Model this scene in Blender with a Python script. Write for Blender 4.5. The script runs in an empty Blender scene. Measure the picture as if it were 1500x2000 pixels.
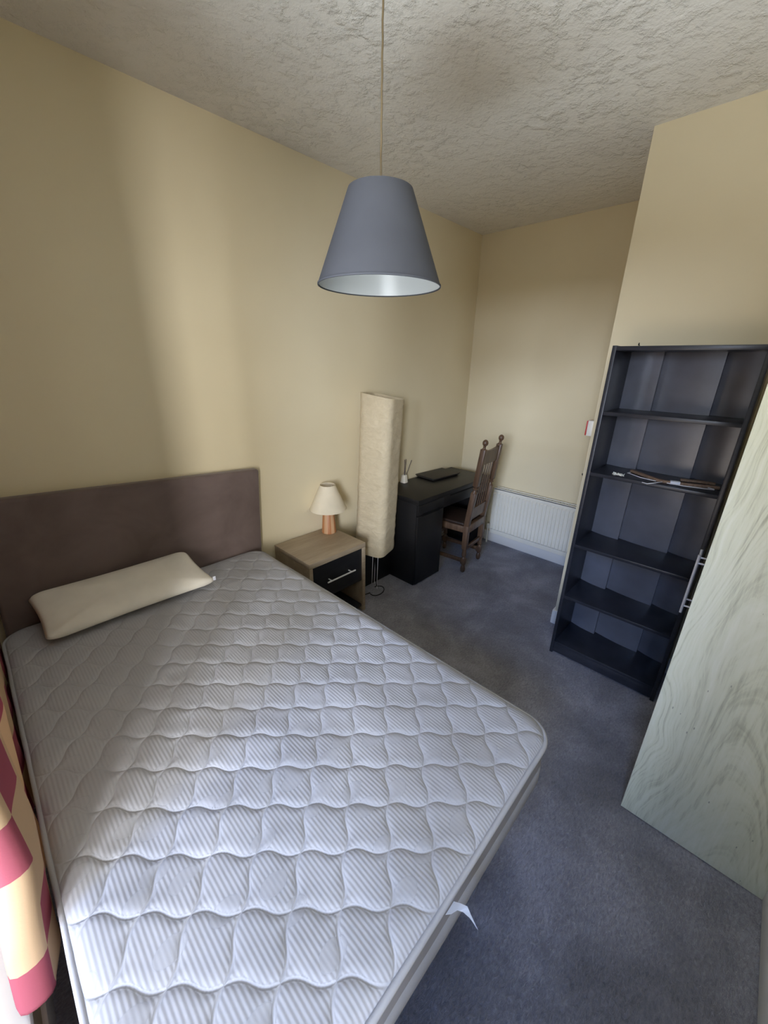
import bpy, bmesh, math, random
from mathutils import Vector, Matrix, noise

random.seed(7)
S = bpy.context.scene
COL = S.collection
PI = math.pi

# ------------------------------------------------------------------ camera
cam = bpy.data.cameras.new('camera')
cam.sensor_fit = 'VERTICAL'
cam.sensor_height = 24.0
cam.lens = 764.2267 / 2000.0 * 24.0
cam.clip_start = 0.02
camera = bpy.data.objects.new('camera', cam)
COL.objects.link(camera)
_f = Vector((0.67762445, 0.64438395, -0.35439303))
_r = Vector((0.69421235, -0.71951669, 0.0191038))
_u = Vector((0.24268151, 0.25896922, 0.9349014))
camera.matrix_world = Matrix(((_r.x, _u.x, -_f.x, 0.00744644), (_r.y, _u.y, -_f.y, -2.18568665),
                              (_r.z, _u.z, -_f.z, 1.70008596), (0, 0, 0, 1)))
S.camera = camera

# ------------------------------------------------------------------ daylight
world = bpy.data.worlds.new('daylight')
S.world = world
world.use_nodes = True
bg = world.node_tree.nodes['Background']
bg.inputs[0].default_value = (0.62, 0.76, 1.0, 1)
bg.inputs[1].default_value = 0.6


def area(name, loc, target, sx, sy, power, color, spread=180):
    l = bpy.data.lights.new(name, 'AREA')
    l.shape = 'RECTANGLE'
    l.size, l.size_y, l.energy, l.color = sx, sy, power, color
    l.spread = math.radians(spread)
    o = bpy.data.objects.new(name, l)
    COL.objects.link(o)
    o.location = loc
    o.rotation_euler = (Vector(target) - Vector(loc)).to_track_quat('-Z', 'Y').to_euler()
    return o


area('high_sky', (-4.6, -2.9, 4.2), (1.5, -1.3, 0.6), 1.6, 1.2, 165, (0.14, 0.38, 1.0))
area('low_bright_cloud', (-9.0, -5.0, 3.0), (1.5, -1.3, 1.0), 3.2, 1.8, 1230, (0.74, 0.83, 1.0))
area('sunlit_garden', (-2.4, -2.2, 0.1), (0.5, -1.7, 1.8), 2.4, 1.6, 54, (1.0, 0.84, 0.68))
area('ceiling_fill_below', (-1.95, -2.0, -1.2), (0.6, -1.7, 2.4), 2.8, 1.4, 640, (0.82, 0.92, 1.0))  # added fill lamp, set low and steep to brighten the ceiling
area('sunlit_house_opposite', (-2.94, -5.94, 1.8), (0.82, 0.0, 1.2), 0.58, 2.8, 280, (1.0, 0.97, 0.93))
area('sunlit_house_beyond', (-4.9, -5.95, 2.4), (1.5, -0.3, 1.0), 1.0, 3.0, 650, (0.84, 0.88, 0.96))

S.view_settings.view_transform = 'Standard'
S.view_settings.look = 'None'
S.view_settings.gamma = 1
S.view_settings.use_curve_mapping = False
S.view_settings.exposure = 0.04
S.cycles.diffuse_bounces = 6
S.cycles.max_bounces = 10


# ------------------------------------------------------------------ materials
def lin(c):
    return tuple(((v / 255) / 12.92 if v / 255 <= 0.04045 else ((v / 255 + 0.055) / 1.055) ** 2.4) for v in c) + (1,)


class Mat:
    def __init__(self, name, rgb=(200, 200, 200), rough=0.6, spec=0.4, metal=0.0):
        self.m = bpy.data.materials.new(name)
        self.m.use_nodes = True
        self.nt = self.m.node_tree
        self.b = self.nt.nodes['Principled BSDF']
        self.b.inputs['Base Color'].default_value = lin(rgb)
        self.b.inputs['Roughness'].default_value = rough
        self.b.inputs['Specular IOR Level'].default_value = spec
        self.b.inputs['Metallic'].default_value = metal

    def n(self, kind, **kw):
        x = self.nt.nodes.new(kind)
        for k, v in kw.items():
            if k in x.inputs:
                x.inputs[k].default_value = v
            else:
                setattr(x, k, v)
        return x

    def l(self, a, b):
        self.nt.links.new(a, b)

    def coords(self, scale=(1, 1, 1), rot=(0, 0, 0), out='Object'):
        t = self.n('ShaderNodeTexCoord')
        m = self.n('ShaderNodeMapping')
        m.inputs['Scale'].default_value = scale
        m.inputs['Rotation'].default_value = rot
        self.l(t.outputs[out], m.inputs[0])
        return m.outputs[0]

    def noise(self, co, scale, detail=4, rough=0.5, dist=0.0):
        x = self.n('ShaderNodeTexNoise')
        x.inputs['Scale'].default_value = scale
        x.inputs['Detail'].default_value = detail
        x.inputs['Roughness'].default_value = rough
        x.inputs['Distortion'].default_value = dist
        self.l(co, x.inputs['Vector'])
        return x.outputs[0]

    def ramp(self, fac, stops):
        x = self.n('ShaderNodeValToRGB')
        e = x.color_ramp.elements
        while len(e) < len(stops):
            e.new(0.5)
        for i, (p, c) in enumerate(stops):
            e[i].position = p
            e[i].color = lin(c) if len(c) == 3 else c
        self.l(fac, x.inputs[0])
        return x.outputs[0]

    def math(self, op, a, b=None, c=None):
        x = self.n('ShaderNodeMath', operation=op)
        for i, v in enumerate((a, b, c)):
            if v is None:
                continue
            if isinstance(v, (int, float)):
                x.inputs[i].default_value = v
            else:
                self.l(v, x.inputs[i])
        return x.outputs[0]

    def color(self, out):
        self.l(out, self.b.inputs['Base Color'])
        return self

    def bump(self, h, strength=0.3, dist=0.002):
        prev = self.b.inputs['Normal'].links
        x = self.n('ShaderNodeBump')
        x.inputs['Strength'].default_value = strength
        x.inputs['Distance'].default_value = dist
        self.l(h, x.inputs['Height'])
        if prev:
            self.l(prev[0].from_socket, x.inputs['Normal'])
        self.l(x.outputs[0], self.b.inputs['Normal'])
        return self


def wall_mat():
    m = Mat('cream_wall_paint', (214, 203, 172), 0.62, 0.25)
    c = m.coords()
    big = m.noise(c, 1.3, 3)
    m.color(m.ramp(big, [(0.3, (221, 209, 178)), (0.7, (227, 216, 187))]))
    m.bump(m.noise(c, 60, 3), 0.12, 0.002)
    return m.m


def ceiling_mat():
    m = Mat('textured_ceiling_paint', (212, 207, 196), 0.8, 0.2)
    c = m.coords()
    n1 = m.noise(c, 17, 6, 0.62)
    n2 = m.noise(c, 46, 4, 0.6)
    ridge = m.n('ShaderNodeMapRange', interpolation_type='SMOOTHSTEP')
    m.l(n1, ridge.inputs['Value'])
    ridge.inputs['From Min'].default_value = 0.44
    ridge.inputs['From Max'].default_value = 0.66
    mask = m.math('MULTIPLY_ADD', m.noise(c, 2.6, 3), 1.5, -0.2)
    h = m.math('ADD', m.math('MULTIPLY', ridge.outputs[0], mask), m.math('MULTIPLY', n2, 0.5))
    m.bump(h, 0.7, 0.013)
    m.color(m.ramp(m.noise(c, 1.1, 4), [(0.3, (222, 218, 211)), (0.7, (234, 231, 224))]))
    return m.m


def carpet_mat():
    m = Mat('slate_carpet', (92, 93, 106), 0.95, 0.1)
    c = m.coords()
    patch = m.noise(c, 3.2, 5, 0.62, 0.4)
    tuft = m.noise(m.coords((1, 2.0, 1), (0, 0, 0.75)), 60, 5, 0.72, 0.6)
    fleck = m.noise(c, 190, 2, 0.6)
    f = m.math('ADD', m.math('ADD', m.math('MULTIPLY', patch, 0.5), m.math('MULTIPLY', tuft, 0.4)), m.math('MULTIPLY', fleck, 0.1))
    m.color(m.ramp(f, [(0.36, (100, 101, 112)), (0.5, (135, 136, 150)), (0.62, (174, 175, 190))]))
    m.bump(tuft, 1.0, 0.009)
    m.bump(patch, 0.5, 0.012)
    m.b.inputs['Sheen Weight'].default_value = 0.4
    return m.m


def oak_mat(name, dark, mid, light, grain=1.0, horiz=False, scale=1.0):
    m = Mat(name, mid, 0.5, 0.35)
    sc = (1.0 * scale, 1.0 * scale, 0.13 * scale) if not horiz else (0.13 * scale, 1.0 * scale, 1.0 * scale)
    c = m.coords(sc)
    warp = m.noise(c, 2.6, 3, 0.5, 0.3)
    fine = m.noise(m.coords(tuple(v * (9 if v == max(sc) else 5) for v in sc)), 9, 5, 0.65)
    rings = m.n('ShaderNodeMath', operation='SINE')
    m.l(m.math('MULTIPLY', warp, 60.0 * grain), rings.inputs[0])
    r = m.math('MULTIPLY_ADD', rings.outputs[0], 0.10, 0.5)
    f = m.math('ADD', m.math('MULTIPLY', r, 0.55), m.math('MULTIPLY', fine, 0.45))
    blot = m.noise(m.coords(), 2.4, 3)
    f = m.math('ADD', f, m.math('MULTIPLY_ADD', blot, 0.25, -0.125))
    col = m.ramp(f, [(0.33, dark), (0.5, mid), (0.64, light)])
    vor = m.n('ShaderNodeTexVoronoi', feature='F1')
    vor.inputs['Scale'].default_value = 7
    m.l(m.coords((1, 1.4, .55)), vor.inputs['Vector'])
    spot = m.math('LESS_THAN', vor.outputs[0], m.math('MULTIPLY', m.noise(m.coords(), 3, 2), 0.085))
    mix = m.n('ShaderNodeMixRGB')
    m.l(m.math('MULTIPLY', spot, 0.45), mix.inputs[0])
    m.l(col, mix.inputs[1])
    mix.inputs[2].default_value = lin(tuple(int(v * .62) for v in dark))
    m.color(mix.outputs[0])
    m.bump(fine, 0.12, 0.001)
    return m.m


def cathedral_mat(name, dark, mid, light):
    m = Mat(name, mid, 0.5, 0.35)
    t = m.n('ShaderNodeTexCoord')
    sep = m.n('ShaderNodeSeparateXYZ')
    m.l(t.outputs['Object'], sep.inputs[0])
    wob = m.noise(m.coords((1, 1, .5)), 1.9, 3, 0.5, 0.3)
    wob2 = m.noise(m.coords((1, 1, .2)), 8, 4, 0.6, 0.3)
    yc = m.math('ADD', m.math('SUBTRACT', sep.outputs[1], 0.17), m.math('MULTIPLY_ADD', wob, 0.40, -0.20))
    para = m.math('MULTIPLY', m.math('MULTIPLY', yc, yc), 9.0)
    ph = m.math('ADD', m.math('ADD', para, m.math('MULTIPLY', sep.outputs[2], 0.40)), m.math('MULTIPLY', wob2, 0.085))
    cx = m.n('ShaderNodeCombineXYZ')
    m.l(ph, cx.inputs[0])
    m.l(m.math('MULTIPLY', wob2, 0.05), cx.inputs[1])
    ring = m.noise(cx.outputs[0], 26, 5, 0.62)
    fine = m.noise(m.coords((9, 9, .6)), 11, 5, 0.68)
    f = m.math('ADD', m.math('MULTIPLY', ring, 0.62), m.math('MULTIPLY', fine, 0.38))
    blot = m.noise(m.coords((1, 1, .5)), 3.0, 5, 0.6)
    f = m.math('ADD', f, m.math('MULTIPLY_ADD', blot, 0.36, -0.18))
    col = m.ramp(f, [(0.33, dark), (0.48, mid), (0.64, light)])
    vor = m.n('ShaderNodeTexVoronoi', feature='F1')
    vor.inputs['Scale'].default_value = 13
    m.l(m.coords((1, 2.4, .8)), vor.inputs['Vector'])
    spot = m.math('LESS_THAN', vor.outputs[0], m.math('MULTIPLY_ADD', m.noise(m.coords(), 9, 3), 0.30, -0.09))
    mix = m.n('ShaderNodeMixRGB')
    m.l(m.math('MULTIPLY', spot, 0.55), mix.inputs[0])
    m.l(col, mix.inputs[1])
    mix.inputs[2].default_value = lin(tuple(int(v * .62) for v in dark))
    m.color(mix.outputs[0])
    m.bump(fine, 0.1, 0.0008)
    return m.m


def black_mat(name, rgb=(36, 36, 40), rough=0.42, spec=0.5, grain=True):
    m = Mat(name, rgb, rough, spec)
    c = m.coords((1, 1, 6))
    if grain:
        m.bump(m.noise(c, 90, 3), 0.04, 0.0004)
    m.color(m.ramp(m.noise(c if grain else m.coords(), 14 if grain else 5, 4), [(0.3, tuple(int(v * .88) for v in rgb)), (0.7, tuple(min(255, int(v * 1.1)) for v in rgb))]))
    return m.m


def fabric_mat(name, rgb, rough=0.85, weave=320, strength=0.25, trans=0.0):
    m = Mat(name, rgb, rough, 0.2)
    c = m.coords()
    m.bump(m.noise(c, weave, 3, 0.6), strength, 0.0012)
    m.color(m.ramp(m.noise(c, 6, 4), [(0.3, tuple(int(v * .95) for v in rgb)), (0.7, tuple(min(255, int(v * 1.03)) for v in rgb))]))
    return m.m


def translucent(mat, fac):
    nt = mat.node_tree
    b = nt.nodes['Principled BSDF']
    out = nt.nodes['Material Output']
    t = nt.nodes.new('ShaderNodeBsdfTranslucent')
    if b.inputs['Base Color'].links:
        nt.links.new(b.inputs['Base Color'].links[0].from_socket, t.inputs[0])
    else:
        t.inputs[0].default_value = b.inputs['Base Color'].default_value
    mx = nt.nodes.new('ShaderNodeMixShader')
    mx.inputs[0].default_value = fac
    nt.links.new(b.outputs[0], mx.inputs[1])
    nt.links.new(t.outputs[0], mx.inputs[2])
    nt.links.new(mx.outputs[0], out.inputs[0])
    return mat


def quilt_mat():
    m = Mat('quilted_white_damask', (214, 213, 212), 0.72, 0.25)
    c = m.coords()
    sep = m.n('ShaderNodeSeparateXYZ')
    m.l(c, sep.inputs[0])
    rib = m.math('SINE', m.math('MULTIPLY', sep.outputs[0], 2 * PI / 0.0098))
    # woven leaves: smooth ovals with a stitched rim where the ribs stop
    vor = m.n('ShaderNodeTexVoronoi', feature='F1', voronoi_dimensions='2D')
    vor.inputs['Scale'].default_value = 10.5
    cw = m.coords((1.0, 1.5, 1), (0, 0, 0.9))
    m.l(cw, vor.inputs['Vector'])
    sel = m.n('ShaderNodeSeparateXYZ')
    m.l(vor.outputs['Color'], sel.inputs[0])
    inside = m.math('LESS_THAN', vor.outputs['Distance'], 0.34)
    keep = m.math('GREATER_THAN', sel.outputs[0], 0.45)
    leaf = m.math('MULTIPLY', inside, keep)
    rim = m.math('MULTIPLY', m.math('COMPARE', vor.outputs['Distance'], 0.34, 0.022), keep)
    ribs = m.math('MULTIPLY', rib, m.math('MULTIPLY_ADD', leaf, -0.7, 1.0))
    h = m.math('SUBTRACT', ribs, m.math('MULTIPLY', rim, 2.2))
    # stitched line of the wavy diamonds, along the grooves of the mesh
    xw = m.math('DIVIDE', m.math('ADD', sep.outputs[0], -0.119 - .379), 0.149)
    yw = m.math('DIVIDE', m.math('ADD', sep.outputs[1], -1.966 + 1.879), 0.147)
    qa = m.math('ADD', xw, yw)
    qb = m.math('SUBTRACT', xw, yw)
    sa = m.math('SUBTRACT', qa, m.math('MULTIPLY', m.math('SINE', m.math('MULTIPLY', qb, 2 * PI)), 0.055))
    sb = m.math('SUBTRACT', qb, m.math('MULTIPLY', m.math('SINE', m.math('MULTIPLY', qa, 2 * PI)), 0.055))
    da = m.math('ABSOLUTE', m.math('SUBTRACT', sa, m.math('ROUND', sa)))
    db = m.math('ABSOLUTE', m.math('SUBTRACT', sb, m.math('ROUND', sb)))
    dq = m.math('MULTIPLY', m.math('MINIMUM', da, db), 0.105)
    line = m.n('ShaderNodeMapRange', interpolation_type='SMOOTHSTEP')
    m.l(dq, line.inputs['Value'])
    line.inputs['From Min'].default_value = 0.0
    line.inputs['From Max'].default_value = 0.0042
    flat = m.n('ShaderNodeMapRange', interpolation_type='SMOOTHSTEP')
    m.l(dq, flat.inputs['Value'])
    flat.inputs['From Min'].default_value = 0.0015
    flat.inputs['From Max'].default_value = 0.007
    h = m.math('MULTIPLY', h, flat.outputs[0])
    m.bump(line.outputs[0], 0.42, 0.002)
    m.bump(h, 0.24, 0.0011)
    tone = m.math('MULTIPLY_ADD', h, 0.018, 0.48)
    m.color(m.ramp(tone, [(0.40, (167, 169, 178)), (0.55, (183, 184, 190))]))
    return m.m


def curtain_mat():
    m = Mat('checked_curtain_cotton', (226, 196, 150), 0.9, 0.1)
    t = m.n('ShaderNodeUVMap')
    sep = m.n('ShaderNodeSeparateXYZ')
    m.l(t.outputs[0], sep.inputs[0])
    u = m.math('FLOOR', m.math('DIVIDE', sep.outputs[0], 0.085))
    v = m.math('FLOOR', m.math('DIVIDE', sep.outputs[1], 0.125))
    k = m.math('MODULO', m.math('ADD', m.math('MULTIPLY', u, 2.0), v), 3.0)
    red = m.math('COMPARE', k, 0.0, 0.1)
    mix = m.n('ShaderNodeMixRGB')
    m.l(red, mix.inputs[0])
    mix.inputs[1].default_value = lin((202, 174, 142))
    mix.inputs[2].default_value = lin((162, 86, 100))
    m.color(mix.outputs[0])
    m.bump(m.noise(m.coords(), 300, 3), 0.2, 0.001)
    return translucent(m.m, 0.22)


def glass_mat():
    m = bpy.data.materials.new('clear_window_glass')
    m.use_nodes = True
    nt = m.node_tree
    nt.nodes.clear()
    o = nt.nodes.new('ShaderNodeOutputMaterial')
    a = nt.nodes.new('ShaderNodeBsdfTransparent')
    g = nt.nodes.new('ShaderNodeBsdfGlossy')
    g.inputs['Roughness'].default_value = 0.02
    f = nt.nodes.new('ShaderNodeMixShader')
    f.inputs[0].default_value = 0.06
    nt.links.new(a.outputs[0], f.inputs[1])
    nt.links.new(g.outputs[0], f.inputs[2])
    nt.links.new(f.outputs[0], o.inputs[0])
    return m


def twocolour_wood():
    m = Mat('banded_beech_and_pine', (196, 148, 104), 0.45, 0.4)
    t = m.n('ShaderNodeTexCoord')
    sep = m.n('ShaderNodeSeparateXYZ')
    m.l(t.outputs['Object'], sep.inputs[0])
    ang = m.math('ARCTAN2', sep.outputs[1], sep.outputs[0])
    st = m.math('MODULO', m.math('FLOOR', m.math('MULTIPLY', m.math('ADD', ang, 4.0), 12 / (2 * PI))), 2.0)
    mix = m.n('ShaderNodeMixRGB')
    m.l(st, mix.inputs[0])
    mix.inputs[1].default_value = lin((208, 168, 130))
    mix.inputs[2].default_value = lin((184, 126, 82))
    mul = m.n('ShaderNodeMixRGB', blend_type='MULTIPLY')
    mul.inputs[0].default_value = 0.35
    m.l(mix.outputs[0], mul.inputs[1])
    m.l(m.ramp(m.noise(m.coords((1, 1, .15)), 60, 4), [(0.3, (190, 180, 170)), (0.7, (255, 255, 255))]), mul.inputs[2])
    m.color(mul.outputs[0])
    return m.m


def paper_mat():
    m = Mat('crinkled_rice_paper', (222, 208, 178), 0.85, 0.15)
    c = m.coords((1, 1, 1.6))
    a = m.noise(c, 16, 5, 0.6, 1.2)
    m.bump(a, 0.6, 0.011)
    m.bump(m.noise(m.coords((1, 1, 5)), 22, 4, 0.6, 0.6), 0.55, 0.006)
    m.color(m.ramp(a, [(0.3, (214, 200, 170)), (0.7, (226, 213, 185))]))
    return translucent(m.m, 0.18)


def suede_mat():
    m = Mat('brown_faux_suede', (98, 84, 78), 0.8, 0.2)
    c = m.coords()
    nap = m.noise(c, 3.5, 4, 0.6, 0.6)
    m.color(m.ramp(nap, [(0.3, (100, 87, 84)), (0.7, (119, 105, 102))]))
    m.b.inputs['Sheen Weight'].default_value = 0.35
    m.b.inputs['Sheen Roughness'].default_value = 0.4
    m.bump(m.noise(c, 400, 3), 0.15, 0.0006)
    return m.m


def dark_oak_mat():
    m = Mat('dark_polished_oak', (106, 76, 54), 0.38, 0.5)
    c = m.coords((1, 1, .12))
    g = m.noise(c, 55, 5, 0.6, 0.5)
    m.color(m.ramp(g, [(0.3, (76, 56, 42)), (0.55, (98, 75, 57)), (0.75, (114, 90, 70))]))
    m.bump(g, 0.1, 0.0006)
    return m.m


M = dict(
    wall=wall_mat(), ceiling=ceiling_mat(), carpet=carpet_mat(),
    gloss=Mat('white_gloss_paint', (232, 231, 228), 0.4, 0.4).m,
    rad=Mat('radiator_enamel', (226, 224, 214), 0.38, 0.45).m,
    radgap=Mat('radiator_shade_metal', (168, 162, 146), 0.5, 0.4).m,
    quilt=quilt_mat(), border=fabric_mat('mattress_border_cloth', (134, 133, 137)),
    lowertape=fabric_mat('mattress_lower_cloth', (146, 146, 150)), tape=fabric_mat('mattress_edge_tape', (176, 177, 184)), divan=fabric_mat('grey_divan_cloth', (110, 106, 106)),
    pillow=fabric_mat('ivory_pillow_cotton', (232, 228, 219), 0.85, 420, 0.15),
    suede=suede_mat(), satin=Mat('white_satin_label', (226, 232, 246), 0.4, 0.4).m,
    oak=oak_mat('pale_sawn_oak', (150, 135, 114), (169, 153, 131), (183, 168, 147), 0.5, True, 1.6),
    wardrobe=cathedral_mat('bleached_oak_board', (192, 194, 170), (235, 238, 215), (245, 247, 229)),
    black=black_mat('black_lacquer', (30, 30, 33), 0.35), blackwood=black_mat('black_brown_veneer', (44, 46, 54), 0.34),
    blackback=black_mat('sheen_grey_fibreboard', (98, 100, 110), 0.30, 0.8, False), desk=black_mat('black_brown_desk_foil', (23, 22, 23), 0.45),  # bookcase back: reflection on dark lacquer is put into the greyer base colour
    slot=Mat('shadow_gap_black', (10, 10, 11), 0.7, 0.2).m, laptop=black_mat('matt_black_plastic', (40, 38, 36), 0.5),
    steel=Mat('glare_white_steel', (243, 244, 250), 0.34, 0.7, 0.12).m,  # near-white, barely metallic: the blown highlight on the handles is put into the colour
    shade=fabric_mat('blue_grey_shade_cloth', (70, 71, 75), 0.85, 700, 0.12),
    lining=Mat('white_shade_lining', (170, 174, 174), 0.33, 0.5).m,
    cord=fabric_mat('twisted_beige_flex', (112, 98, 74), 0.8, 900, 0.1),
    cream=translucent(fabric_mat('cream_shade_cloth', (238, 228, 204), 0.8, 500, 0.1), 0.15),
    beech=twocolour_wood(), paper=paper_mat(), chair=dark_oak_mat(),
    leather=black_mat('dark_brown_leather', (52, 38, 30), 0.45), curtain=curtain_mat(), glass=glass_mat(),
    ceramic=Mat('white_glazed_ceramic', (228, 224, 214), 0.3, 0.5).m,
    reed=Mat('violet_grey_reed', (92, 82, 86), 0.7, 0.2).m, blackcable=Mat('black_rubber', (22, 22, 23), 0.5, 0.4).m,
    hangerwood=oak_mat('walnut_hanger_wood', (112, 90, 74), (136, 112, 94), (156, 132, 114), 1.0, False, 6),
    wire=Mat('white_coated_wire', (225, 226, 232), 0.3, 0.5).m, tissue=Mat('white_paper_scrap', (226, 228, 222), 0.8, 0.2).m,
    red=Mat('red_plastic', (190, 48, 48), 0.4, 0.5).m, whiteplastic=Mat('white_plastic', (228, 226, 220), 0.4, 0.5).m,
    dark=Mat('dark_iron', (40, 38, 36), 0.5, 0.5).m,
)


# ------------------------------------------------------------------ mesh helpers
def box(bm, x0, x1, y0, y1, z0, z1, bev=0.0, seg=2, rot=None):
    vs = [bm.verts.new((x, y, z)) for x in (x0, x1) for y in (y0, y1) for z in (z0, z1)]
    q = [(0, 1, 3, 2), (4, 6, 7, 5), (0, 4, 5, 1), (2, 3, 7, 6), (0, 2, 6, 4), (1, 5, 7, 3)]
    fs = [bm.faces.new([vs[i] for i in f]) for f in q]
    if bev > 0:
        es = list({e for f in fs for e in f.edges})
        r = bmesh.ops.bevel(bm, geom=es, offset=bev, segments=seg, affect='EDGES', profile=0.5)
        vs = list({v for f in r['faces'] for v in f.verts} | {v for v in vs if v.is_valid})
    if rot is not None:
        for v in vs:
            v.co = rot @ v.co
    return vs


def lathe(bm, prof, seg=32, cx=0, cy=0, mtx=None, closed=False):
    rings = []
    for r, z in prof:
        ring = []
        for i in range(seg):
            a = 2 * PI * i / seg
            co = Vector((cx + r * math.cos(a), cy + r * math.sin(a), z))
            ring.append(bm.verts.new(mtx @ co if mtx else co))
        rings.append(ring)
    pairs = list(zip(rings, rings[1:])) + ([(rings[-1], rings[0])] if closed else [])
    for a, b in pairs:
        for i in range(seg):
            bm.faces.new((a[i], a[(i + 1) % seg], b[(i + 1) % seg], b[i]))
    if not closed:
        bm.faces.new(list(reversed(rings[0])))
        bm.faces.new(rings[-1])


def tube(bm, pts, r, seg=8, cap=True):
    pts = [Vector(p) for p in pts]
    rings = []
    prev = None
    for i, p in enumerate(pts):
        t = (pts[min(i + 1, len(pts) - 1)] - pts[max(i - 1, 0)]).normalized()
        if prev is None:
            n = t.orthogonal().normalized()
        else:
            n = (prev - t * prev.dot(t)).normalized()
        prev = n
        b = t.cross(n)
        rr = r[i] if isinstance(r, (list, tuple)) else r
        rings.append([bm.verts.new(p + (n * math.cos(2 * PI * k / seg) + b * math.sin(2 * PI * k / seg)) * rr) for k in range(seg)])
    for a, b in zip(rings, rings[1:]):
        for k in range(seg):
            bm.faces.new((a[k], a[(k + 1) % seg], b[(k + 1) % seg], b[k]))
    if cap:
        bm.faces.new(list(reversed(rings[0])))
        bm.faces.new(rings[-1])


def arc(c, r, a0, a1, n, plane='xz'):
    o = []
    for i in range(n + 1):
        a = a0 + (a1 - a0) * i / n
        u, v = r * math.cos(a), r * math.sin(a)
        d = {'xz': (u, 0, v), 'yz': (0, u, v), 'xy': (u, v, 0)}[plane]
        o.append(tuple(c[k] + d[k] for k in range(3)))
    return o


def obj(name, bm, mat, parent=None, smooth=None, loc=None):
    bmesh.ops.recalc_face_normals(bm, faces=bm.faces)
    me = bpy.data.meshes.new(name)
    bm.to_mesh(me)
    bm.free()
    me.materials.append(M[mat] if isinstance(mat, str) else mat)
    o = bpy.data.objects.new(name, me)
    COL.objects.link(o)
    if parent:
        o.parent = parent
    if loc:
        o.location = loc
    if smooth is not None:
        for p in me.polygons:
            p.use_smooth = True
        me.set_sharp_from_angle(angle=math.radians(smooth))
    return o


def part(name, mat, parent, fn, smooth=35):
    bm = bmesh.new()
    fn(bm)
    return obj(name, bm, mat, parent, smooth)


def bpart(name, mat, parent, *a, bev=0.002, seg=2):
    return part(name, mat, parent, lambda bm: box(bm, *a, bev=bev, seg=seg))


def tag(o, label, cat, group=None):
    o['label'] = label
    o['category'] = cat
    if group:
        o['group'] = group
    return o


def thing(name, label, cat, loc=(0, 0, 0), rotz=0.0, group=None):
    o = bpy.data.objects.new(name, None)
    o.empty_display_size = 0.1
    COL.objects.link(o)
    o.location = loc
    o.rotation_euler = (0, 0, rotz)
    return tag(o, label, cat, group)


def struct(name, mat, fn, smooth=None, parent=None):
    bm = bmesh.new()
    fn(bm)
    o = obj(name, bm, mat, parent, smooth)
    if parent is None:
        o['kind'] = 'structure'
    return o


# ------------------------------------------------------------------ room shell
H = 2.754
XW, XR, XC, YC, YB = -0.24, 3.47, 2.542, -1.456, -2.615
struct('floor', 'carpet', lambda bm: box(bm, XW - .28, XR + .15, YB - .15, 0.15, -0.1, 0.0))
struct('ceiling', 'ceiling', lambda bm: box(bm, XW - .3, XR + .15, YB - .15, 0.15, H, H + .1))
struct('wall_back', 'wall', lambda bm: box(bm, XW - .3, XR + .15, 0.0, 0.15, 0, H))
struct('wall_right', 'wall', lambda bm: box(bm, XR, XR + .15, YC, 0.0, 0, H))
struct('wall_inner', 'wall', lambda bm: box(bm, XC, XR + .15, YB - .15, YC, 0, H))
struct('wall_front', 'wall', lambda bm: box(bm, XW - .3, XC, YB - .15, YB, 0, H))
WY0, WY1, WZ0, WZ1 = -2.56, -1.05, 0.40, 2.32
struct('wall_left', 'wall', lambda bm: (box(bm, XW - .28, XW, WY1, 0.0, 0, H), box(bm, XW - .28, XW, YB, WY0, 0, H),
                                        box(bm, XW - .28, XW, WY0, WY1, 0, WZ0), box(bm, XW - .28, XW, WY0, WY1, WZ1, H)))


def baseboard(name, x0, x1, y0, y1, h=0.105):
    struct(name, 'gloss', lambda bm: box(bm, x0, x1, y0, y1, 0, h, bev=0.006, seg=2), 40)


baseboard('baseboard_back', XW, XR - .016, -0.016, 0.0)
baseboard('baseboard_right', XR - .016, XR, YC, 0.0)
baseboard('baseboard_inner', XC + .001, XR - .016, YC, YC + .016)
baseboard('baseboard_middle', XC - .016, XC, YB + .016, YC + .014)
baseboard('baseboard_front', XW, XC - .016, YB, YB + .016)
baseboard('baseboard_left', XW, XW + .014, YB + .016, -0.016)

# window in the left wall (behind the curtain, just left of the camera)
win = struct('window_1', 'gloss', lambda bm: (
    box(bm, XW - .20, XW - .13, WY0, WY0 + .06, WZ0, WZ1, bev=.004), box(bm, XW - .20, XW - .13, WY1 - .06, WY1, WZ0, WZ1, bev=.004),
    box(bm, XW - .20, XW - .13, WY0 + .06, WY1 - .06, WZ0, WZ0 + .06, bev=.004), box(bm, XW - .20, XW - .13, WY0 + .06, WY1 - .06, WZ1 - .06, WZ1, bev=.004),
    box(bm, XW - .19, XW - .14, WY0 + .06, WY1 - .06, 1.36, 1.40, bev=.004)), 40)
struct('window_sill', 'gloss', lambda bm: box(bm, XW - .13, XW + .035, WY0 - .03, WY1 + .03, WZ0 - .005, WZ0 + .022, bev=.006), 40, win)
struct('window_pane', 'glass', lambda bm: box(bm, XW - .169, XW - .165, WY0 + .055, WY1 - .055, WZ0 + .055, 1.365), None, win)
struct('window_pane', 'glass', lambda bm: box(bm, XW - .169, XW - .165, WY0 + .055, WY1 - .055, 1.395, WZ1 - .055), None, win)

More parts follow.
